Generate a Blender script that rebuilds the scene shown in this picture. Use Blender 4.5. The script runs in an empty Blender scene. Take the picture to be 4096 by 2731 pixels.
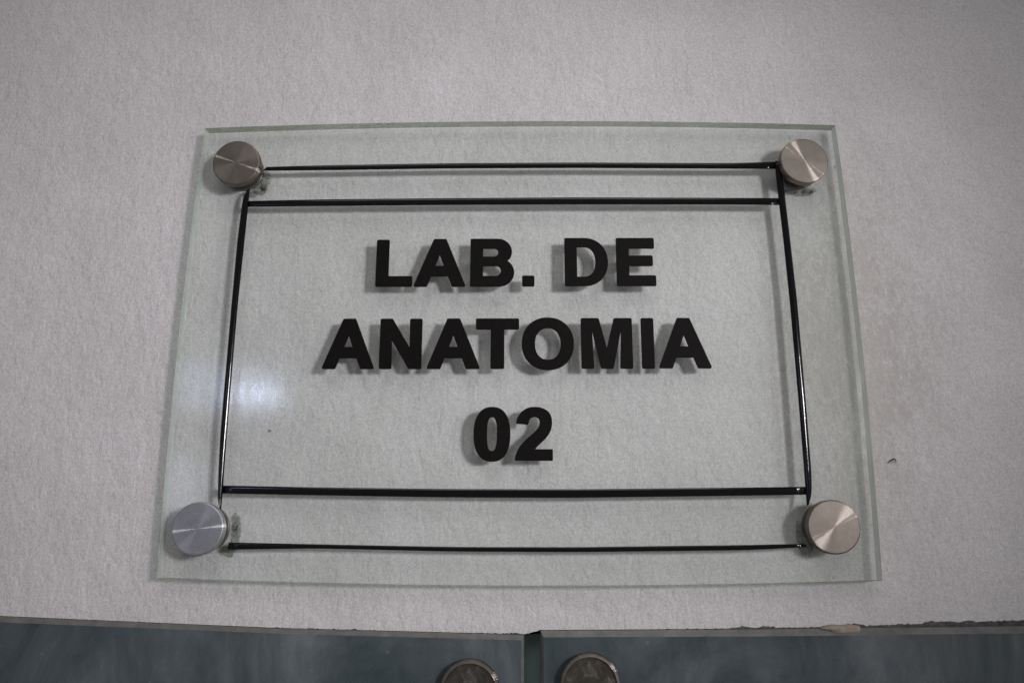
import bpy, bmesh, math, random
from mathutils import Vector, Matrix, noise
from mathutils.geometry import tessellate_polygon

random.seed(7)
sc = bpy.context.scene
C = sc.collection
MM = 0.001

# ---------------------------------------------------------------- camera, light
cd = bpy.data.cameras.new("camera")
cam = bpy.data.objects.new("camera", cd)
C.objects.link(cam)
cam.matrix_world = Matrix(((0.999928, -0.000079, 0.012004, 0.00141),
                           (0.01169, -0.221073, -0.975187, -0.33356),
                           (0.00273, 0.975257, -0.221056, -0.07715),
                           (0, 0, 0, 1)))
cd.sensor_width = 36
cd.lens = 27.245
cd.clip_start = 0.01
cd.clip_end = 20
cd.dof.use_dof = False
sc.camera = cam

w = bpy.data.worlds.new("World")
sc.world = w
w.use_nodes = True
bg = w.node_tree.nodes["Background"]
bg.inputs[0].default_value = (1.0, 0.945, 0.94, 1)
bg.inputs[1].default_value = 0.105


def aim(o, target):
    d = Vector(target) - o.location
    o.rotation_euler = d.to_track_quat('-Z', 'Y').to_euler()


def area(name, loc, target, sx, sy, power, col):
    l = bpy.data.lights.new(name, 'AREA')
    l.shape = 'RECTANGLE'
    l.size, l.size_y = sx, sy
    l.energy = power
    l.color = col
    o = bpy.data.objects.new(name, l)
    C.objects.link(o)
    o.location = loc
    aim(o, target)
    return o


s = bpy.data.lights.new("corridor_spot_lamp", 'SPOT')
s.energy = 26.0
s.color = (1.0, 0.965, 0.99)
s.shadow_soft_size = 0.085
s.spot_size = math.radians(30)
s.spot_blend = 1.0
so = bpy.data.objects.new("corridor_spot_lamp", s)
C.objects.link(so)
so.location = (0.66, -0.84, 0.10)
aim(so, (-0.05, 0, 0.01))

s2 = bpy.data.lights.new("added_streak_lamp", 'SPOT')  # added lamp, split off the main spot to streak the right caps
s2.energy = 7.0
s2.color = (1.0, 0.96, 0.94)
s2.shadow_soft_size = 0.02
s2.spot_size = math.radians(26)
s2.spot_blend = 1.0
so2 = bpy.data.objects.new("added_streak_lamp", s2)
C.objects.link(so2)
so2.location = (1.15, -0.80, 0.15)
aim(so2, (0.0, 0, 0.0))

area("ceiling_lamp", (0.0, -0.95, 0.95), (0, 0, 0.03), 0.9, 0.6, 3.0, (1.0, 0.97, 0.95))
area("window_pane_light", (-1.28, -3.0, 0.47), (0, 0, 0), 0.46, 0.20, 0.55, (0.58, 0.70, 1.0))
area("window_bright_light", (-1.15, -2.95, 0.435), (0, 0, 0), 0.22, 0.085, 0.38, (0.66, 0.76, 1.0))
area("window_low_light", (-1.95, -2.9, 0.05), (0, 0, 0), 1.2, 0.24, 1.15, (0.58, 0.70, 1.0))

sc.view_settings.view_transform = 'Standard'
sc.view_settings.look = 'None'
sc.view_settings.gamma = 1
sc.view_settings.exposure = 0.0

# ---------------------------------------------------------------- node helpers


def mat(name):
    m = bpy.data.materials.new(name)
    m.use_nodes = True
    nt = m.node_tree
    nt.nodes.clear()
    out = nt.nodes.new('ShaderNodeOutputMaterial')
    return m, nt, out


def N(nt, t, **kw):
    n = nt.nodes.new(t)
    for k, v in kw.items():
        if k.startswith('_'):
            setattr(n, k[1:], v)
        else:
            n.inputs[k.replace('__', ' ')].default_value = v
    return n


def coords(nt, scale=(1, 1, 1), kind='Object', rot=(0, 0, 0)):
    tc = nt.nodes.new('ShaderNodeTexCoord')
    mp = nt.nodes.new('ShaderNodeMapping')
    mp.inputs['Scale'].default_value = scale
    mp.inputs['Rotation'].default_value = rot
    nt.links.new(tc.outputs[kind], mp.inputs['Vector'])
    return mp.outputs[0]


def noise_tex(nt, vec, scale, detail=4, rough=0.55, dist=0.0):
    n = nt.nodes.new('ShaderNodeTexNoise')
    n.inputs['Scale'].default_value = scale
    n.inputs['Detail'].default_value = detail
    n.inputs['Roughness'].default_value = rough
    n.inputs['Distortion'].default_value = dist
    nt.links.new(vec, n.inputs['Vector'])
    return n.outputs['Fac']


def ramp(nt, fac, stops):
    r = nt.nodes.new('ShaderNodeValToRGB')
    nt.links.new(fac, r.inputs[0])
    e = r.color_ramp.elements
    e[0].position, e[0].color = stops[0][0], (*stops[0][1], 1)
    e[1].position, e[1].color = stops[-1][0], (*stops[-1][1], 1)
    for p, c in stops[1:-1]:
        x = e.new(p)
        x.color = (*c, 1)
    return r.outputs[0]


def mixc(nt, fac, a, b, mode='MIX'):
    m = nt.nodes.new('ShaderNodeMix')
    m.data_type = 'RGBA'
    m.blend_type = mode
    for i, v in ((0, fac), (6, a), (7, b)):
        if hasattr(v, 'links') or hasattr(v, 'is_output'):
            nt.links.new(v, m.inputs[i])
        else:
            m.inputs[i].default_value = v
    return m.outputs[2]


def math_n(nt, op, a, b=None):
    m = nt.nodes.new('ShaderNodeMath')
    m.operation = op
    for i, v in ((0, a), (1, b)):
        if v is None:
            continue
        if hasattr(v, 'is_output'):
            nt.links.new(v, m.inputs[i])
        else:
            m.inputs[i].default_value = v
    return m.outputs[0]


def bump(nt, height, dist, strength=1.0, prev=None):
    b = nt.nodes.new('ShaderNodeBump')
    b.inputs['Strength'].default_value = strength
    b.inputs['Distance'].default_value = dist
    nt.links.new(height, b.inputs['Height'])
    if prev is not None:
        nt.links.new(prev, b.inputs['Normal'])
    return b.outputs[0]


def thin_fresnel(nt):
    """air-to-glass reflectance on both skins of a pane that is not refracting (the back skin is met from inside)"""
    f = nt.nodes.new('ShaderNodeFresnel')
    geo = nt.nodes.new('ShaderNodeNewGeometry')
    mr = nt.nodes.new('ShaderNodeMapRange')
    nt.links.new(geo.outputs['Backfacing'], mr.inputs[0])
    mr.inputs[3].default_value, mr.inputs[4].default_value = 1.5, 1 / 1.5
    nt.links.new(mr.outputs[0], f.inputs['IOR'])
    return f


# ---------------------------------------------------------------- materials
def make_wall_mat():
    m, nt, out = mat("rolled_plaster_paint")
    L = nt.links.new
    p = N(nt, 'ShaderNodeBsdfPrincipled', Roughness=0.75)
    p.inputs['Specular IOR Level'].default_value = 0.25
    v = coords(nt, (1, 1, 0.58), rot=(0, 0.06, 0))
    # warp the roller nap so it fans a little
    big = noise_tex(nt, coords(nt), 5.0, 2)
    fine = noise_tex(nt, v, 700, 3, 0.55, 0.3)
    mid = noise_tex(nt, v, 235, 3, 0.55, 0.45)
    h = math_n(nt, 'ADD', math_n(nt, 'MULTIPLY', fine, 0.30), mid)
    b1 = bump(nt, h, 0.00066, 1.0)
    b2 = bump(nt, noise_tex(nt, coords(nt), 28, 3), 0.0022, 1.0, b1)
    L(b2, p.inputs['Normal'])
    base = ramp(nt, noise_tex(nt, coords(nt), 17, 5, 0.6), [(0.3, (0.655, 0.635, 0.645)), (0.7, (0.73, 0.715, 0.73))])
    # fine pits are a little darker
    pit = ramp(nt, fine, [(0.28, (0.86, 0.86, 0.855)), (0.46, (1, 1, 1))])
    c = mixc(nt, 0.8, base, pit, 'MULTIPLY')
    grain = ramp(nt, noise_tex(nt, coords(nt), 1500, 2, 0.5), [(0.3, (0.84, 0.84, 0.84)), (0.7, (1.12, 1.12, 1.12))])
    c = mixc(nt, 1.0, c, grain, 'MULTIPLY')
    # tan hand marks
    tan = ramp(nt, noise_tex(nt, coords(nt, (1, 1, 0.6)), 11, 5, 0.7), [(0.60, (0, 0, 0)), (0.80, (0.14, 0.14, 0.14))])
    c = mixc(nt, tan, c, (0.56, 0.50, 0.44, 1))
    sp = ramp(nt, noise_tex(nt, coords(nt), 75, 3, 0.7), [(0.68, (0, 0, 0)), (0.80, (0.25, 0.25, 0.25))])
    c = mixc(nt, sp, c, (0.42, 0.41, 0.38, 1))
    # light crowd of dirt around the sign's right side (stain with a shape of its own)
    tc = nt.nodes.new('ShaderNodeTexCoord')
    mp = nt.nodes.new('ShaderNodeMapping')
    mp.inputs['Location'].default_value = (-0.150 * 13, 0, -0.0 * 6)
    mp.inputs['Scale'].default_value = (13, 0.001, 6)
    L(tc.outputs['Object'], mp.inputs['Vector'])
    g = nt.nodes.new('ShaderNodeTexGradient')
    g.gradient_type = 'SPHERICAL'
    L(mp.outputs[0], g.inputs[0])
    st = math_n(nt, 'MULTIPLY', g.outputs['Fac'], math_n(nt, 'MULTIPLY', noise_tex(nt, coords(nt, (1, 1, 0.5)), 90, 6, 0.8), math_n(nt, 'MULTIPLY', noise_tex(nt, coords(nt, (1, 1, 0.6)), 420, 4, 0.7), 2.0)))
    st = ramp(nt, st, [(0.12, (0, 0, 0)), (0.24, (0.18, 0.18, 0.18)), (0.42, (0.62, 0.62, 0.62))])
    c = mixc(nt, st, c, (0.43, 0.41, 0.375, 1))
    L(c, p.inputs['Base Color'])
    L(p.outputs[0], out.inputs[0])
    return m


def make_glass_face():
    m, nt, out = mat("clear_sign_glass")
    L = nt.links.new
    t = N(nt, 'ShaderNodeBsdfTransparent', Color=(0.984, 0.998, 0.988, 1))
    g = N(nt, 'ShaderNodeBsdfGlossy', Color=(1, 1, 1, 1))
    sm = noise_tex(nt, coords(nt, (1, 1, 0.3)), 130, 5, 0.7, 1.0)
    r = nt.nodes.new('ShaderNodeMapRange')
    L(sm, r.inputs[0])
    r.inputs[1].default_value, r.inputs[2].default_value = 0.35, 0.7
    r.inputs[3].default_value, r.inputs[4].default_value = 0.04, 0.15
    L(r.outputs[0], g.inputs['Roughness'])
    L(bump(nt, noise_tex(nt, coords(nt, (1, 1, 0.35)), 420, 3), 0.000022, 1.0), g.inputs['Normal'])
    f = thin_fresnel(nt)
    mx = nt.nodes.new('ShaderNodeMixShader')
    L(f.outputs[0], mx.inputs[0])
    L(t.outputs[0], mx.inputs[1])
    L(g.outputs[0], mx.inputs[2])
    # faint dust and finger smears lying on the glass
    d = N(nt, 'ShaderNodeBsdfDiffuse', Color=(0.62, 0.63, 0.62, 1))
    df = ramp(nt, noise_tex(nt, coords(nt), 55, 6, 0.75), [(0.40, (0.004,) * 3), (0.72, (0.035,) * 3)])
    m2 = nt.nodes.new('ShaderNodeMixShader')
    L(df, m2.inputs[0])
    L(mx.outputs[0], m2.inputs[1])
    L(d.outputs[0], m2.inputs[2])
    L(m2.outputs[0], out.inputs[0])
    return m


def make_glass_edge(name, tint, c0, c1, cover):
    m, nt, out = mat(name)
    L = nt.links.new
    t = N(nt, 'ShaderNodeBsdfTransparent', Color=tint)
    d = N(nt, 'ShaderNodeBsdfPrincipled', Roughness=0.25)
    c = ramp(nt, noise_tex(nt, coords(nt, (1, 14, 1)), 60, 4, 0.6),
             [(0.35, c0), (0.65, c1)])
    L(c, d.inputs['Base Color'])
    mx = nt.nodes.new('ShaderNodeMixShader')
    mx.inputs[0].default_value = cover
    L(t.outputs[0], mx.inputs[1])
    L(d.outputs[0], mx.inputs[2])
    L(mx.outputs[0], out.inputs[0])
    return m


def make_vinyl(name, base, rough, spec=0.5):
    m, nt, out = mat(name)
    p = N(nt, 'ShaderNodeBsdfPrincipled', Roughness=rough)
    p.inputs['Specular IOR Level'].default_value = spec
    c = ramp(nt, noise_tex(nt, coords(nt), 400, 4, 0.7), [(0.3, tuple(x * 0.75 for x in base)), (0.7, tuple(x * 1.3 for x in base))])
    nt.links.new(c, p.inputs['Base Color'])
    nt.links.new(bump(nt, noise_tex(nt, coords(nt), 900, 3), 0.00002, 1.0), p.inputs['Normal'])
    nt.links.new(p.outputs[0], out.inputs[0])
    return m


def make_steel(name, base=(0.305, 0.272, 0.24), aniso=0.9, rough=0.22, soft=0.72, ring=2600):
    m, nt, out = mat(name)
    L = nt.links.new
    p = N(nt, 'ShaderNodeBsdfAnisotropic', Roughness=rough, Anisotropy=aniso)
    p2 = N(nt, 'ShaderNodeBsdfAnisotropic', Roughness=0.5)
    tg = nt.nodes.new('ShaderNodeTangent')
    tg.direction_type = 'RADIAL'
    tg.axis = 'Z'
    L(tg.outputs[0], p.inputs['Tangent'])
    # concentric turning marks
    tc = nt.nodes.new('ShaderNodeTexCoord')
    sep = nt.nodes.new('ShaderNodeSeparateXYZ')
    L(tc.outputs['Object'], sep.inputs[0])
    r2 = math_n(nt, 'ADD', math_n(nt, 'POWER', sep.outputs[0], 2.0), math_n(nt, 'POWER', sep.outputs[1], 2.0))
    r = math_n(nt, 'SQRT', r2)
    cmb = nt.nodes.new('ShaderNodeCombineXYZ')
    L(r, cmb.inputs[0])
    rings = noise_tex(nt, cmb.outputs[0], ring, 3, 0.7)
    c = mixc(nt, 1.0, (*base, 1), ramp(nt, rings, [(0.3, (0.86, 0.86, 0.86)), (0.7, (1.06, 1.06, 1.06))]), 'MULTIPLY')
    sm = ramp(nt, noise_tex(nt, coords(nt), 260, 5, 0.7), [(0.35, (0.86, 0.86, 0.86)), (0.65, (1.0, 1.0, 1.0))])
    c = mixc(nt, 1.0, c, sm, 'MULTIPLY')
    L(c, p.inputs['Color'])
    L(c, p2.inputs['Color'])
    L(bump(nt, rings, 0.000004, 1.0), p.inputs['Normal'])
    mx = nt.nodes.new('ShaderNodeMixShader')
    mx.inputs[0].default_value = soft
    L(p.outputs[0], mx.inputs[1])
    L(p2.outputs[0], mx.inputs[2])
    L(mx.outputs[0], out.inputs[0])
    return m


def make_plain(name, c0, c1, scale, rough=0.8, bd=0.0):
    m, nt, out = mat(name)
    p = N(nt, 'ShaderNodeBsdfPrincipled', Roughness=rough)
    f = noise_tex(nt, coords(nt), scale, 5, 0.65)
    nt.links.new(ramp(nt, f, [(0.32, c0), (0.68, c1)]), p.inputs['Base Color'])
    if bd:
        nt.links.new(bump(nt, f, bd, 1.0), p.inputs['Normal'])
    nt.links.new(p.outputs[0], out.inputs[0])
    return m


def make_pane():
    m, nt, out = mat("dusty_dark_pane_glass")
    L = nt.links.new
    t = N(nt, 'ShaderNodeBsdfTransparent', Color=(0.55, 0.68, 0.68, 1))
    g = N(nt, 'ShaderNodeBsdfGlossy', Roughness=0.12)
    f = thin_fresnel(nt)
    mx = nt.nodes.new('ShaderNodeMixShader')
    L(f.outputs[0], mx.inputs[0])
    L(t.outputs[0], mx.inputs[1])
    L(g.outputs[0], mx.inputs[2])
    d = N(nt, 'ShaderNodeBsdfDiffuse')
    n1 = noise_tex(nt, coords(nt, (1, 1, 0.6)), 22, 5, 0.65, 0.8)
    col = ramp(nt, n1, [(0.32, (0.075, 0.11, 0.115)), (0.5, (0.155, 0.185, 0.205)), (0.66, (0.25, 0.28, 0.30))])
    streak = ramp(nt, noise_tex(nt, coords(nt, (1, 1, 0.25)), 60, 5, 0.7), [(0.35, (0.85,) * 3), (0.7, (1.15,) * 3)])
    col = mixc(nt, 1.0, col, streak, 'MULTIPLY')
    grain = ramp(nt, noise_tex(nt, coords(nt), 1500, 2, 0.5), [(0.3, (0.9,) * 3), (0.7, (1.1,) * 3)])
    col = mixc(nt, 1.0, col, grain, 'MULTIPLY')
    vor = nt.nodes.new('ShaderNodeTexVoronoi')
    vor.inputs['Scale'].default_value = 55
    L(coords(nt), vor.inputs['Vector'])
    sp = ramp(nt, vor.outputs['Distance'], [(0.02, (0.3,) * 3), (0.06, (0, 0, 0))])
    col = mixc(nt, sp, col, (0.42, 0.43, 0.43, 1))
    L(col, d.inputs[0])
    m2 = nt.nodes.new('ShaderNodeMixShader')
    m2.inputs[0].default_value = 0.62
    L(mx.outputs[0], m2.inputs[1])
    L(d.outputs[0], m2.inputs[2])
    L(m2.outputs[0], out.inputs[0])
    return m


def make_goo():
    m, nt, out = mat("smeared_clear_sealant")
    L = nt.links.new
    t = N(nt, 'ShaderNodeBsdfTransparent', Color=(0.86, 0.89, 0.86, 1))
    p = N(nt, 'ShaderNodeBsdfPrincipled', Roughness=0.22)
    p.inputs['Base Color'].default_value = (0.42, 0.43, 0.41, 1)
    f = noise_tex(nt, coords(nt), 480, 4, 0.7)
    L(bump(nt, f, 0.0006, 1.0), p.inputs['Normal'])
    mx = nt.nodes.new('ShaderNodeMixShader')
    L(ramp(nt, f, [(0.42, (0.0,) * 3), (0.62, (0.5,) * 3)]), mx.inputs[0])
    L(t.outputs[0], mx.inputs[1])
    L(p.outputs[0], mx.inputs[2])
    L(mx.outputs[0], out.inputs[0])
    return m


M_WALL = make_wall_mat()
M_GLASS = make_glass_face()
M_EDGE = make_glass_edge("shaded_cut_glass_edge", (0.62, 0.74, 0.60, 1), (0.20, 0.25, 0.18), (0.30, 0.35, 0.28), 0.55)  # top and bottom edges: their darker shading is put into the colour
M_EDGE_SIDE = make_glass_edge("lit_cut_glass_edge", (0.86, 0.93, 0.88, 1), (0.56, 0.61, 0.56), (0.72, 0.76, 0.72), 0.58)  # side edges of the same glass, painted lighter as if better lit
M_LETTER = make_vinyl("matt_black_letter", (0.0062, 0.0055, 0.005), 0.6, 0.10)
M_LINE = make_vinyl("glossy_black_line", (0.004, 0.004, 0.005), 0.10, 0.5)
M_STEEL = make_steel("turned_steel")
M_STEEL_SHEEN = make_steel("window_sheen_steel", (0.66, 0.66, 0.69), 0.85, 0.26, 0.8, 900)  # same steel, with the bluish window reflection put into its colour
M_STEEL_DARK = make_steel("turned_dark_steel", (0.30, 0.27, 0.24), 0.5, 0.35)
M_PANE = make_pane()
M_CHAMFER = make_plain("ground_glass_bevel", (0.12, 0.125, 0.115), (0.20, 0.20, 0.185), 160, 0.4, 0.0002)
M_GRIME = make_plain("dark_grime", (0.035, 0.034, 0.033), (0.13, 0.125, 0.125), 500, 0.85, 0.0004)
M_PUTTY = make_plain("tan_putty", (0.30, 0.25, 0.20), (0.43, 0.37, 0.31), 420, 0.85, 0.0005)
M_DARK = make_plain("room_darkness", (0.05, 0.08, 0.082), (0.07, 0.10, 0.105), 5, 0.9)  # the unlit room's darkness is put into this colour
M_GOO = make_goo()
M_GAP_STRIP = make_plain("gap_strip_teal", (0.20, 0.28, 0.285), (0.27, 0.36, 0.365), 40, 0.7)  # tone of the added gap strip, lightened because it stands in shade
M_SPECK = make_plain("brown_grey_speck", (0.22, 0.20, 0.18), (0.36, 0.34, 0.31), 900, 0.8)
M_FLAKE = make_plain("dark_flake", (0.02, 0.02, 0.018), (0.06, 0.055, 0.05), 900, 0.8)

# ---------------------------------------------------------------- mesh helpers
# sheet coordinates: x right, y up (millimetres on the wall), h out of the wall towards the corridor


def P(x, y, h):
    return Vector((x * MM, -h * MM, y * MM))


def link(name, bm, mats, parent=None, smooth=False):
    bmesh.ops.recalc_face_normals(bm, faces=bm.faces)
    me = bpy.data.meshes.new(name)
    bm.to_mesh(me)
    bm.free()
    for m_ in (mats if isinstance(mats, (list, tuple)) else [mats]):
        me.materials.append(m_)
    if smooth:
        for f in me.polygons:
            f.use_smooth = True
    o = bpy.data.objects.new(name, me)
    C.objects.link(o)
    if parent:
        o.parent = parent
    return o


def tag(o, label=None, cat=None, group=None, kind=None):
    for k, v in (('label', label), ('category', cat), ('group', group), ('kind', kind)):
        if v:
            o[k] = v
    return o


def prism(loops, h0, h1, bm=None, side_mat=0):
    """Closed solid from an outline and its holes (x, y in mm) between heights h0 < h1."""
    bm = bm or bmesh.new()
    tris = tessellate_polygon([[Vector((x, y, 0)) for x, y in lp] for lp in loops])
    flat = [p for lp in loops for p in lp]
    fr = [bm.verts.new(P(x, y, h1)) for x, y in flat]
    bk = [bm.verts.new(P(x, y, h0)) for x, y in flat]
    for t in tris:
        for vs in ((fr[t[0]], fr[t[1]], fr[t[2]]), (bk[t[2]], bk[t[1]], bk[t[0]])):
            try:
                bm.faces.new(vs)
            except ValueError:
                pass
    k = 0
    for lp in loops:
        n = len(lp)
        for i in range(n):
            a, b = k + i, k + (i + 1) % n
            f = bm.faces.new((fr[a], fr[b], bk[b], bk[a]))
            f.material_index = side_mat
        k += n
    return bm


def lerp_poly(pts, x, ax=0):
    """piecewise smooth value of the other coordinate at x (Catmull-like through linear + light smoothing)"""
    pts = sorted(pts, key=lambda p: p[ax])
    o = 1 - ax
    if x <= pts[0][ax]:
        i = 0
    elif x >= pts[-1][ax]:
        i = len(pts) - 2
    else:
        i = max(j for j in range(len(pts) - 1) if pts[j][ax] <= x)
    a, b = pts[i], pts[i + 1]
    t = (x - a[ax]) / (b[ax] - a[ax])
    return a[o] + (b[o] - a[o]) * t


def quad_edge(p0, p1, bow, n=14):
    """points from p0 to p1 with a slight outward bow (mm)"""
    d = Vector(p1) - Vector(p0)
    nrm = Vector((d.y, -d.x)).normalized()
    return [tuple(Vector(p0) + d * (i / n) - nrm * bow * 4 * (i / n) * (1 - i / n)) for i in range(n)]


# ---------------------------------------------------------------- setting
WALL_H = -7.1      # height of the wall face; the sign's glass front is height 0
wallbot = [(-900, -96), (-250.75, -117.22), (-218.6, -118.39), (-112.32, -122.33), (-44.03, -123.75), (2.44, -124.3), (9.74, -122.9),
           (64.39, -122.2), (127.71, -121.1), (142.57, -120.56), (210.3, -118.01), (241.79, -116.79), (900, -92)]
paneL_top = [(-800, -101.5), (-215.63, -118.34), (-100.4, -122.53), (2.42, -124.56)]
paneR_top = [(9.42, -122.88), (95.3, -122.0), (207.16, -120.19), (800, -108)]


def wall_edge(x):
    y = lerp_poly(wallbot, x)
    jag = noise.noise(Vector((x * 0.6, 3.1, 0))) * 0.35 + noise.noise(Vector((x * 2.1, 9.1, 0))) * 0.22
    y += jag
    if x <= 3.5:
        y = max(y, lerp_poly(paneL_top, x) + 0.2)
    elif x >= 8.8:
        y = max(y, lerp_poly(paneR_top, x) + 0.2)
    return y


xs = [-900, -600, -400] + [-300 + i * 0.75 for i in range(801)] + [400, 600, 900]
outline = [(x, wall_edge(x)) for x in xs] + [(900, 700), (-900, 700)]
wall = link("wall", prism([outline], WALL_H - 130, WALL_H), M_WALL)
tag(wall, kind='structure')

# dark room behind the glass below the wall
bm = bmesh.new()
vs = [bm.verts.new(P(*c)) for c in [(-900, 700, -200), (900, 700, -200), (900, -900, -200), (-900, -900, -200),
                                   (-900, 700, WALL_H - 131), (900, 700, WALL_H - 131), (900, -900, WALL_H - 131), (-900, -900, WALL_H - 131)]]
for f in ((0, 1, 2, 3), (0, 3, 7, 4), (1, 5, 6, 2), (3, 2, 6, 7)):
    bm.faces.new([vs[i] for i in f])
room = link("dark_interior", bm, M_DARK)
tag(room, kind='structure')

# ---------------------------------------------------------------- glass sign
sign = bpy.data.objects.new("glass_sign", None)
C.objects.link(sign)
tag(sign, "clear glass plaque reading LAB. DE ANATOMIA 02 on four steel standoffs on the white wall", "sign")

TL, TR, BR, BL = (-148.35, 101.8), (148.6, 102.3), (149.6, -102.15), (-149.85, -102.2)
gl = quad_edge(TL, TR, 2.8) + quad_edge(TR, BR, 1.8) + quad_edge(BR, BL, 2.7) + quad_edge(BL, TL, 1.7)
T_GLASS = 5.2
bm = prism([gl], -T_GLASS, 0, side_mat=1)
for f_ in bm.faces:
    if f_.material_index == 1 and abs(f_.calc_center_median().x) > 0.1475:
        f_.material_index = 2
panel = link("glass_panel", bm, [M_GLASS, M_EDGE, M_EDGE_SIDE], sign)

# ---- black lines of the border


def strip(name, a, b, height, power, n=60, seg=8, ax=0, parent=sign):
    """raised line between two long edges a and b (lists of x, y)"""
    def resample(pts):
        d = [0]
        for i in range(1, len(pts)):
            d.append(d[-1] + (Vector(pts[i]) - Vector(pts[i - 1])).length)
        out = []
        for k in range(n + 1):
            s_ = d[-1] * k / n
            i = max(j for j in range(len(d)) if d[j] <= s_ + 1e-9)
            i = min(i, len(pts) - 2)
            t = (s_ - d[i]) / (d[i + 1] - d[i])
            out.append(Vector(pts[i]).lerp(Vector(pts[i + 1]), t))
        # soften the corners of the measured polyline
        for _ in range(5):
            out = [out[0]] + [(out[j - 1] + 2 * out[j] + out[j + 1]) / 4 for j in range(1, n)] + [out[n]]
        return out
    A, B = resample(a), resample(b)
    bm = bmesh.new()
    rows = []
    for k in range(n + 1):
        row = []
        wob = 0.03 * noise.noise(Vector((A[k].x * 0.2, A[k].y * 0.2, 5)))
        for j in range(seg + 1):
            t = j / seg
            q = A[k].lerp(B[k], t)
            hh = height * (1 - abs(2 * t - 1) ** power) + wob * (0 < j < seg)
            row.append(bm.verts.new(P(q.x, q.y, 0.03 + hh)))
        rows.append(row)
    for k in range(n):
        for j in range(seg):
            bm.faces.new((rows[k][j], rows[k][j + 1], rows[k + 1][j + 1], rows[k + 1][j]))
    for r in (rows[0], rows[-1]):
        base = [bm.verts.new((v.co.x, -0.00002, v.co.z)) for v in (r[0], r[-1])]
        bm.faces.new(r + [base[1], base[0]])
    o = link(name, bm, M_LINE, parent, smooth=True)
    return o


strip("border_line", [(-117.22, 81.93), (-90.22, 82.68), (-31.83, 83.54), (26.38, 83.7), (101.69, 83.19), (118.9, 83.85)],
      [(-119.07, 79.92), (-90.07, 80.11), (-31.78, 80.84), (26.34, 80.93), (101.52, 80.33), (118.85, 80.21)], 0.35, 6)
strip("border_line", [(-124.98, 64.97), (-89.26, 65.68), (-31.47, 66.12), (26.12, 66.38), (100.63, 65.94), (119.5, 65.8)],
      [(-125.1, 61.95), (-89.07, 62.33), (-31.4, 62.72), (26.06, 62.85), (100.43, 62.63), (119.6, 62.37)], 0.35, 6)
strip("border_line", [(-125.5, -64.26), (-87.24, -64.94), (-28.78, -65.53), (24.11, -65.53), (97.88, -64.59), (121.2, -64.23)],
      [(-125.5, -67.62), (-87.04, -68.26), (-28.71, -69.04), (24.06, -69.06), (97.66, -67.95), (121.3, -67.53)], 0.35, 6)
strip("border_line", [(-120.87, -87.67), (-85.84, -88.27), (-28.3, -89.21), (23.75, -89.15), (96.36, -88.02), (119.13, -87.5)],
      [(-121.3, -90.64), (-85.75, -89.98), (-28.26, -91.07), (23.72, -91.14), (96.22, -90.12), (119.74, -88.84)], 0.35, 6)
strip("border_line", [(-124.63, 71.67), (-127.41, 68.57), (-128.3, 47.13), (-128.52, 17.47), (-128.55, 0.2), (-128.55, -27.76), (-128.5, -44.06), (-127.9, -60.02), (-127.42, -67.56), (-127.45, -70.99), (-125.69, -74.6)],
      [(-124.4, 71.67), (-124.49, 69.3), (-124.9, 47.13), (-125.55, 17.47), (-125.64, 0.2), (-125.64, -27.76), (-125.58, -44.06), (-125.41, -60.01), (-125.3, -67.55), (-125.26, -70.98), (-125.44, -74.6)], 0.85, 2.2, n=90)
strip("border_line", [(118.86, 83.89), (118.9, 80.26), (119.25, 65.77), (119.98, 46.73), (120.7, 17.33), (121.1, -27.51), (121.12, -59.49), (121.05, -69.85), (121.09, -72.21)],
      [(121.15, 83.88), (122.27, 80.25), (122.45, 65.76), (123.14, 46.73), (124.05, 17.33), (124.28, -27.51), (124.2, -59.48), (123.4, -69.84), (122.12, -71.08)], 0.85, 2.2, n=90)

# ---- letters -------------------------------------------------------------
E_OFF = 52.0


def offset_loop(pts, e, hole=False):
    """grow a solid outline (CCW) by e with round outer corners; shrink a hole (given CW) with sharp corners"""
    n = len(pts)
    out = []
    for i in range(n):
        p0, p, p1 = Vector(pts[i - 1]), Vector(pts[i]), Vector(pts[(i + 1) % n])
        d0, d1 = (p - p0).normalized(), (p1 - p).normalized()
        n0, n1 = Vector((d0.y, -d0.x)), Vector((d1.y, -d1.x))
        cr = d0.x * d1.y - d0.y * d1.x
        if cr > 0.02:                      # convex corner of the solid: arc
            a0 = math.atan2(n0.y, n0.x)
            a1 = math.atan2(n1.y, n1.x)
            while a1 < a0:
                a1 += 2 * math.pi
            for k in range(6):
                a = a0 + (a1 - a0) * k / 5
                out.append((p.x + e * math.cos(a), p.y + e * math.sin(a)))
        else:
            m_ = (n0 + n1)
            m_ /= max(0.2, m_.dot(n0))
            out.append((p.x + e * m_.x, p.y + e * m_.y))
    return out


def ell(cx, cy, rx, ry, n, pw=2.0, rev=False):
    out = []
    for i in range(n):
        a = 2 * math.pi * i / n
        c_, s_ = math.cos(a), math.sin(a)
        out.append((cx + rx * math.copysign(abs(c_) ** (2 / pw), c_), cy + ry * math.copysign(abs(s_) ** (2 / pw), s_)))
    return out[::-1] if rev else out


def arc(cx, cy, rx, ry, a0, a1, n=12, pw=2.0):
    out = []
    for i in range(n + 1):
        a = math.radians(a0 + (a1 - a0) * i / n)
        c_, s_ = math.cos(a), math.sin(a)
        out.append((cx + rx * math.copysign(abs(c_) ** (2 / pw), c_), cy + ry * math.copysign(abs(s_) ** (2 / pw), s_)))
    return out


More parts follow.
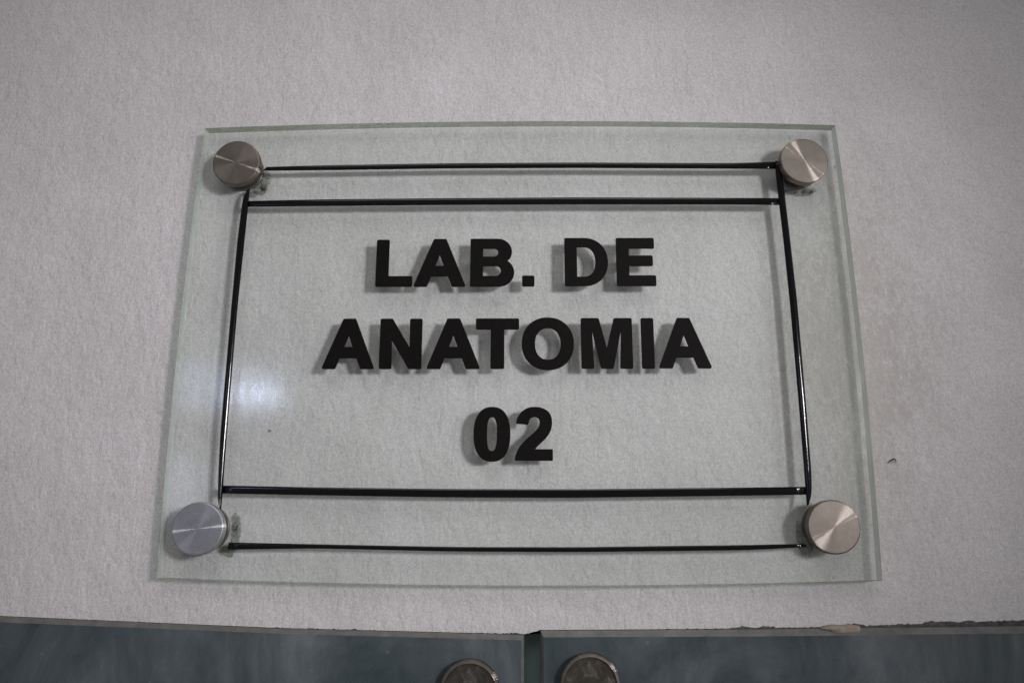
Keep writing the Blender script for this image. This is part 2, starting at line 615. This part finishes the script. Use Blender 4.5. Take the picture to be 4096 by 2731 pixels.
def glyph(ch):
    e = E_OFF
    H = 1466
    if ch == 'L':
        return [offset_loop([(157, 0), (1189, 0), (1189, 247), (453, 247), (453, 1454), (157, 1454)], e)]
    if ch == 'A':
        return [offset_loop([(0, 0), (314, 0), (435, 333), (1021, 333), (1149, 0), (1471, 0), (884, H), (571, H)], e),
                offset_loop([(526, 580), (724, 1124), (926, 580)], e, True)]
    if ch == 'N':
        return [offset_loop([(152, 0), (427, 0), (427, 956), (1018, 0), (1315, 0), (1315, H), (1040, H), (1040, 487), (440, H), (152, H)], e)]
    if ch == 'T':
        return [offset_loop([(479, 0), (775, 0), (775, 1218), (1209, 1218), (1209, H), (43, H), (43, 1218), (479, 1218)], e)]
    if ch == 'M':
        return [offset_loop([(144, 0), (419, 0), (419, 1154), (709, 0), (994, 0), (1285, 1154), (1285, 0), (1560, 0), (1560, H), (1116, H), (853, 466), (587, H), (144, H)], e)]
    if ch == 'I':
        return [offset_loop([(140, 0), (436, 0), (436, H), (140, H)], e)]
    if ch == 'E':
        return [offset_loop([(149, 0), (1264, 0), (1264, 247), (445, 247), (445, 646), (1181, 646), (1181, 893), (445, 893), (445, 1218), (1236, 1218), (1236, H), (149, H)], e)]
    if ch == '.':
        return [offset_loop([(147, 0), (428, 0), (428, 235), (147, 235)], 45)]
    if ch == 'B':
        body = [(0, 0), (820, 0)] + arc(840, 430, 435, 430, -88, 62, 14) + arc(800, 1120, 405, 400, -40, 88, 13)[1:] + [(0, 1520)]
        body = offset_loop(body, 38)
        up = [(357, 960), (357, 1218), (690, 1218)] + arc(690, 1089, 130, 129, 85, -85, 7) + [(690, 960)]
        lo = [(357, 318), (357, 640), (760, 640)] + arc(760, 479, 145, 161, 85, -85, 7) + [(760, 318)]
        return [body, up, lo]
    if ch == 'D':
        body = [(0, 0), (560, 0)] + arc(560, 733, 720, 733, -85, 85, 26, 2.15) + [(560, 1466), (0, 1466)]
        body = offset_loop(body, 38)
        inn = [(352, 265), (352, 1201), (560, 1201)] + arc(560, 733, 360, 468, 85, -85, 16, 2.3) + [(560, 265)]
        return [body, inn]
    if ch == 'O':
        return [ell(750, 750, 750, 760, 64, 2.12), ell(750, 742, 366, 452, 48, 2.2, True)]
    if ch == '0':
        return [ell(289, 429, 289, 429, 56, 2.35), ell(289, 429, 77, 264, 40, 2.6, True)]
    if ch == '2':
        px = [(1232, 548), (1240, 505), (1256, 465), (1280, 425), (1310, 388), (1348, 356), (1390, 331), (1440, 312), (1500, 303), (1560, 303), (1620, 312), (1680, 332),
              (1730, 364), (1768, 405), (1791, 455), (1802, 510), (1803, 570), (1795, 630), (1778, 682), (1750, 735), (1712, 785), (1665, 835),
              (1612, 884), (1562, 928), (1533, 966), (1793, 966), (1806, 971), (1812, 985), (1812, 1128), (1807, 1141), (1793, 1146),
              (1232, 1146), (1218, 1141), (1213, 1125), (1216, 1095), (1228, 1045), (1250, 990), (1282, 935), (1325, 878), (1380, 822), (1440, 768),
              (1495, 722), (1545, 678), (1580, 635), (1600, 590), (1606, 550), (1600, 515), (1583, 487), (1555, 470), (1522, 465), (1490, 470),
              (1462, 488), (1444, 515), (1433, 550), (1425, 576), (1408, 586), (1252, 571), (1236, 563)]
        return [[(x, 1146 - y) for x, y in px][::-1]]


LETTERS = [('L', -64.28, -47.62, 23.5, 45.81), ('A', -46.97, -23.75, 23.48, 46.14), ('B', -21.67, -1.78, 23.52, 46.22), ('.', 1.72, 7.3, 23.59, 28.72),
           ('D', 20.88, 40.49, 23.71, 46.52), ('E', 44.15, 61.88, 23.72, 46.48), ('A', -86.15, -63.35, -14.05, 8.78), ('N', -61.16, -42.42, -14.04, 8.77),
           ('A', -40.04, -16.87, -14.02, 8.88), ('T', -18.73, 0.47, -13.96, 8.87), ('O', 1.55, 24.59, -14.48, 9.32), ('M', 27.69, 50.31, -13.82, 9.03),
           ('I', 54.15, 59.82, -13.81, 9.02), ('A', 61.67, 84.5, -13.69, 9.08), ('0', -19.14, -3.27, -54.09, -30.59), ('2', -1.34, 14.92, -53.66, -30.57)]
for ch, x0, x1, y0, y1 in LETTERS:
    loops = glyph(ch)
    ax = [p[0] for p in loops[0]]
    ay = [p[1] for p in loops[0]]
    sx, sy = (x1 - x0) / (max(ax) - min(ax)), (y1 - y0) / (max(ay) - min(ay))
    loops = [[(x0 + (x - min(ax)) * sx, y0 + (y - min(ay)) * sy) for x, y in lp] for lp in loops]
    nm = "full_stop" if ch == '.' else ("digit" if ch in '02' else "letter")
    o = link(nm, prism(loops, 0.02, 0.42), M_LETTER, sign)
    word = "in LAB." if y0 > 20 and x0 < 10 else ("in DE" if y0 > 20 else ("in ANATOMIA" if y0 > -20 else "in 02"))
    if ch != '.':
        o['label'] = "black %s %s %s" % (nm, ch, word)

# ---- standoffs --------------------------------------------------------------


def lathe(prof, seg=96, bm=None):
    """closed solid of revolution about local Z from (r, z) pairs in mm; r = 0 closes an end"""
    bm = bm or bmesh.new()
    rings = []
    for r, z in prof:
        if r < 1e-6:
            rings.append([bm.verts.new((0, 0, z * MM))])
        else:
            rings.append([bm.verts.new((r * MM * math.cos(2 * math.pi * i / seg), r * MM * math.sin(2 * math.pi * i / seg), z * MM)) for i in range(seg)])
    for a, b in zip(rings, rings[1:]):
        if len(a) == 1 and len(b) == 1:
            continue
        for i in range(seg):
            j = (i + 1) % seg
            if len(a) == 1:
                bm.faces.new((a[0], b[i], b[j]))
            elif len(b) == 1:
                bm.faces.new((a[i], b[0], a[j]))
            else:
                bm.faces.new((a[i], b[i], b[j], a[j]))
    return bm


def turned(name, prof, x, y, h, m_, parent, tilt=(0, 0), spin=0.0):
    o = link(name, lathe(prof), m_, parent)
    for f in o.data.polygons:
        f.use_smooth = False
    o.location = P(x, y, h)
    o.rotation_euler = (math.pi / 2 + math.radians(tilt[0]), 0, math.radians(tilt[1]))
    return o


HEAD = [(0, 4.15), (1.2, 4.13), (10.35, 4.0), (10.72, 3.86), (10.92, 3.55), (10.95, 3.2), (10.95, 0.75), (10.55, 0.6), (10.4, 0.1), (0, 0.1)]
BARREL = [(0, -0.1), (9.4, -0.1), (9.6, -0.3), (9.6, -1.8), (0, -1.8)]
knobs = [(-130.47, 82.31, (0.5, -0.5)), (131.11, 82.54, (0.2, 0.8)), (-133.07, -82.2, (-1.5, -1.2)), (130.22, -80.66, (0.3, 0.2))]
goo_spots = [[(-119.6, 78.0, 2.6, 4.5), (-121.5, 73.2, 3.4, 2.4), (-126.5, 71.0, 4, 1.6)], [(133, 71.0, 5, 1.7), (136.5, 72.2, 3, 1.6), (127.5, 71.6, 3.5, 1.3)],
             [(-120.5, -85.0, 2.2, 6.0), (-121.2, -79.0, 1.8, 3.5), (-123.2, -91, 3.2, 3.0)], [(119.4, -83.5, 1.8, 5.5), (121.5, -89.5, 3, 3)]]


def blob(bm, x, y, rx, ry, h, th):
    n, mth = 22, 5
    top = bm.verts.new(P(x, y, h + th))
    prev = None
    for k in range(1, mth + 1):
        r = k / mth
        ring = []
        for i in range(n):
            a = 2 * math.pi * i / n
            wob = 1 + 0.35 * noise.noise(Vector((x + 1.6 * math.cos(a), y + 1.6 * math.sin(a), 3)))
            hh = th * math.sqrt(max(0, 1 - r * r)) * (1 + 0.4 * noise.noise(Vector((x + 3 * r * math.cos(a), y + 3 * r * math.sin(a), 8))))
            ring.append(bm.verts.new(P(x + rx * r * wob * math.cos(a), y + ry * r * wob * math.sin(a), h + hh)))
        for i in range(n):
            j = (i + 1) % n
            if prev is None:
                bm.faces.new((top, ring[i], ring[j]))
            else:
                bm.faces.new((prev[i], ring[i], ring[j], prev[j]))
        prev = ring
    bm.faces.new(prev[::-1])


for (kx, ky, tilt), gs in zip(knobs, goo_spots):
    st = bpy.data.objects.new("standoff", None)
    C.objects.link(st)
    st.parent = sign
    turned("cap", HEAD, kx, ky, 0, M_STEEL_SHEEN if (kx < 0 and ky < 0) else M_STEEL, st, tilt)
    turned("barrel", BARREL, kx, ky, -T_GLASS, M_STEEL_DARK, st)
    bm = bmesh.new()
    for g in gs:
        blob(bm, *g, -T_GLASS - 0.85, 0.7)
    link("sealant_smear", bm, M_GOO, st, smooth=True)
    # (the smear sits just behind the glass around the barrel)

# ---------------------------------------------------------------- glass panes below
PANE_H = -4.0
PANE_T = 10.0


def pane(name, label, outer, inner):
    root = bpy.data.objects.new(name, None)
    C.objects.link(root)
    tag(root, label, "glass door", "glass doors below the wall")
    bm = bmesh.new()
    n = len(outer)
    of = [bm.verts.new(P(x, y, PANE_H - 1.4)) for x, y in outer]
    ob = [bm.verts.new(P(x, y, PANE_H - PANE_T)) for x, y in outer]
    f_in = [bm.verts.new(P(x, y, PANE_H)) for x, y in inner]
    f = bm.faces.new(f_in)
    f.material_index = 0
    f = bm.faces.new(ob[::-1])
    f.material_index = 0
    for i in range(n):
        j = (i + 1) % n
        f = bm.faces.new((of[i], of[j], ob[j], ob[i]))
        f.material_index = 1
    p = link("pane", bm, [M_PANE, M_CHAMFER], root)
    bm = bmesh.new()
    of = [bm.verts.new(P(x, y, PANE_H - 1.4)) for x, y in outer]
    fi = [bm.verts.new(P(x, y, PANE_H)) for x, y in inner]
    for i in range(n):
        j = (i + 1) % n
        bm.faces.new((of[i], fi[i], fi[j], of[j]))
    link("bevelled_edge", bm, M_CHAMFER, root)
    return root


doorL = pane("glass_door", "dark dusty glass door leaf left of the narrow gap at the bottom",
             [(-800, -101.5), (-215.63, -118.34), (-100.4, -122.53), (2.42, -124.56), (2.6, -500), (-800, -500)],
             [(-799, -103.4), (-215.36, -120.17), (-100.29, -124.13), (1.35, -126.31), (1.0, -498), (-799, -498)])
doorR = pane("glass_door", "dark dusty glass door leaf right of the narrow gap at the bottom",
             [(9.42, -122.88), (95.3, -122.0), (207.16, -120.19), (800, -108), (800, -500), (8.9, -500)],
             [(10.56, -125.11), (95.14, -124.45), (206.8, -122.7), (799, -110.5), (799, -498), (10.1, -498)])

FIT = [(0, 2.6), (6.0, 2.62), (10.2, 2.75), (10.45, 2.85), (10.6, 3.6), (10.9, 3.95), (11.75, 3.8), (12.1, 3.3), (12.15, 0.1), (0, 0.1)]


def make_fit_mat():
    m, nt, out = mat("smudged_dark_metal_face")
    p = N(nt, 'ShaderNodeBsdfPrincipled', Metallic=0.9, Roughness=0.32)
    f = noise_tex(nt, coords(nt, (1, 1, 1)), 230, 5, 0.7, 0.6)
    nt.links.new(ramp(nt, f, [(0.35, (0.13, 0.115, 0.10)), (0.55, (0.20, 0.18, 0.155)), (0.70, (0.46, 0.44, 0.40))]), p.inputs['Base Color'])
    nt.links.new(p.outputs[0], out.inputs[0])
    return m


M_FIT = make_fit_mat()
for root, (fx, fy) in ((doorL, (-19.4, -145.4)), (doorR, (29.2, -142.8))):
    fit = bpy.data.objects.new("round_fitting", None)
    C.objects.link(fit)
    fit.parent = root
    turned("rim", [(10.35, 0.2), (10.4, 3.3), (10.75, 3.95), (11.7, 3.85), (12.1, 3.4), (12.15, 0.2), (10.35, 0.2)], fx, fy, PANE_H, M_STEEL, fit)
    turned("face", [(0, 2.6), (5, 2.66), (10.3, 2.9), (10.3, 0.25), (0, 0.25)], fx, fy, PANE_H, M_FIT, fit)

# ---------------------------------------------------------------- grime between wall and glass


def bead(name, label, x0, x1, lower, upper, amp):
    """lumpy strip filling between the lower and upper line, bulging out of the wall plane"""
    bm = bmesh.new()
    step = 0.45
    n = int((x1 - x0) / step)
    rows = []
    for k in range(n + 1):
        x = x0 + (x1 - x0) * k / n
        lump = max(0, noise.noise(Vector((x * 0.17, 1.7, 0.3)))) * 1.7 + max(0, noise.noise(Vector((x * 0.75, 4.7, 0.9)))) * 1.0
        fade = min(1, (x - x0) / 4, (x1 - x) / 4)
        lo = lower(x) - 0.5
        hi = max(lo + 0.05, upper(x) + amp * lump * fade)
        row = []
        for j in range(6):
            t = j / 5
            bulge = 0.9 * math.sin(math.pi * min(1, 0.25 + t * 0.75)) * (0.6 + 0.8 * abs(noise.noise(Vector((x * 0.9, j * 0.7, 2)))))
            row.append(bm.verts.new(P(x, lo + (hi - lo) * t, WALL_H + 0.05 + bulge)))
        row.append(bm.verts.new(P(x, hi, WALL_H - 0.6)))
        row.append(bm.verts.new(P(x, lo, WALL_H - 0.6)))
        rows.append(row)
    m_ = len(rows[0])
    for k in range(n):
        for j in range(m_):
            jj = (j + 1) % m_
            bm.faces.new((rows[k][j], rows[k][jj], rows[k + 1][jj], rows[k + 1][j]))
    bm.faces.new(rows[0])
    bm.faces.new(rows[-1][::-1])
    o = link(name, bm, M_GRIME, smooth=True)
    tag(o, label, "sealant")
    return o


bead("sealant_bead", "thin broken line of dark grime along the top of the left glass door", -128, 2.2,
     lambda x: lerp_poly(paneL_top, x), lambda x: lerp_poly(wallbot, x) - 0.05, 0.85)
bead("sealant_bead", "thick crumbly dark sealant line above the right glass door", 62, 420,
     lambda x: lerp_poly(paneR_top, x), lambda x: lerp_poly(wallbot, x) - 0.1, 0.9)

# tan putty patch
bm = bmesh.new()
pts = [(124.2, -121.5), (126.0, -120.7), (129.8, -119.9), (132.5, -120.15), (136.5, -119.95), (140.6, -120.3), (141.0, -121.6), (140.3, -123.15), (135, -123.35), (130.3, -123.45), (128.9, -122.6), (127.9, -121.9)]
n = len(pts)
cx, cy = 134.4, -121.6
rings = []
for k in range(1, 7):
    r = k / 6
    rings.append([bm.verts.new(P(cx + (x - cx) * r, cy + (y - cy) * r, PANE_H - 0.9 + 1.3 * math.sqrt(max(0, 1 - r * r * 0.98)) + 0.25 * noise.noise(Vector((x * r, y * r, 1))))) for x, y in pts])
top = bm.verts.new(P(cx, cy, PANE_H + 0.4))
for i in range(n):
    j = (i + 1) % n
    bm.faces.new((top, rings[0][i], rings[0][j]))
    for a, b in zip(rings, rings[1:]):
        bm.faces.new((a[i], b[i], b[j], a[j]))
back = [bm.verts.new(P(x, y, WALL_H + 0.02)) for x, y in pts]
for i in range(n):
    j = (i + 1) % n
    bm.faces.new((rings[-1][i], back[i], back[j], rings[-1][j]))
bm.faces.new(back)
o = link("putty_patch", bm, M_PUTTY, smooth=True)
tag(o, "small tan patch of dried putty on the top edge of the right glass door", "putty")

# added strip, lifts the black gap between the two leaves to dark teal
bm = prism([[(-12, -126.5), (22, -124.6), (22, -480), (-12, -480)][::-1]], -40, -15)
o = link("added_gap_strip", bm, M_GAP_STRIP)
tag(o, "added dark teal strip brightening the narrow gap between the two glass doors", "gap strip")

# small flake hanging from the wall right of the sign
bm = bmesh.new()
path = [(159.6, -53.9, 0.1, 0.08), (160.6, -53.2, 0.8, 0.18), (161.8, -52.3, 1.4, 0.3), (162.5, -52.2, 1.5, 0.4), (163.0, -52.8, 1.2, 0.25), (163.2, -53.8, 0.8, 0.05)]
rows = []
for x, y, h, wd in path:
    rows.append([bm.verts.new(P(x + wd * math.cos(a) * 0.7, y + wd * math.sin(a), WALL_H + h + 0.3 * math.cos(a + 1))) for a in [i * math.pi / 3 for i in range(6)]])
for a, b in zip(rows, rows[1:]):
    for i in range(6):
        j = (i + 1) % 6
        bm.faces.new((a[i], a[j], b[j], b[i]))
bm.faces.new(rows[0])
bm.faces.new(rows[-1][::-1])
o = link("paint_flake", bm, M_FLAKE)
tag(o, "tiny dark flake curling off the wall right of the glass sign", "flake")


def speck(x, y, rx, ry, h, label):
    bm = bmesh.new()
    blob(bm, x, y, rx, ry, h, 0.06)
    o = link("dirt_speck", bm, M_SPECK)
    tag(o, label, "speck")


speck(-109.6, -40.3, 0.85, 0.7, WALL_H + 0.02, "round brown speck on the wall behind the glass left of the number 02")
speck(149.6, 84.6, 0.25, 0.95, WALL_H + 0.02, "thin dark tick on the wall beside the upper right cap")
speck(132.4, -101.6, 0.7, 0.15, WALL_H + 0.02, "thin dark dash under the lower right cap near the glass edge")
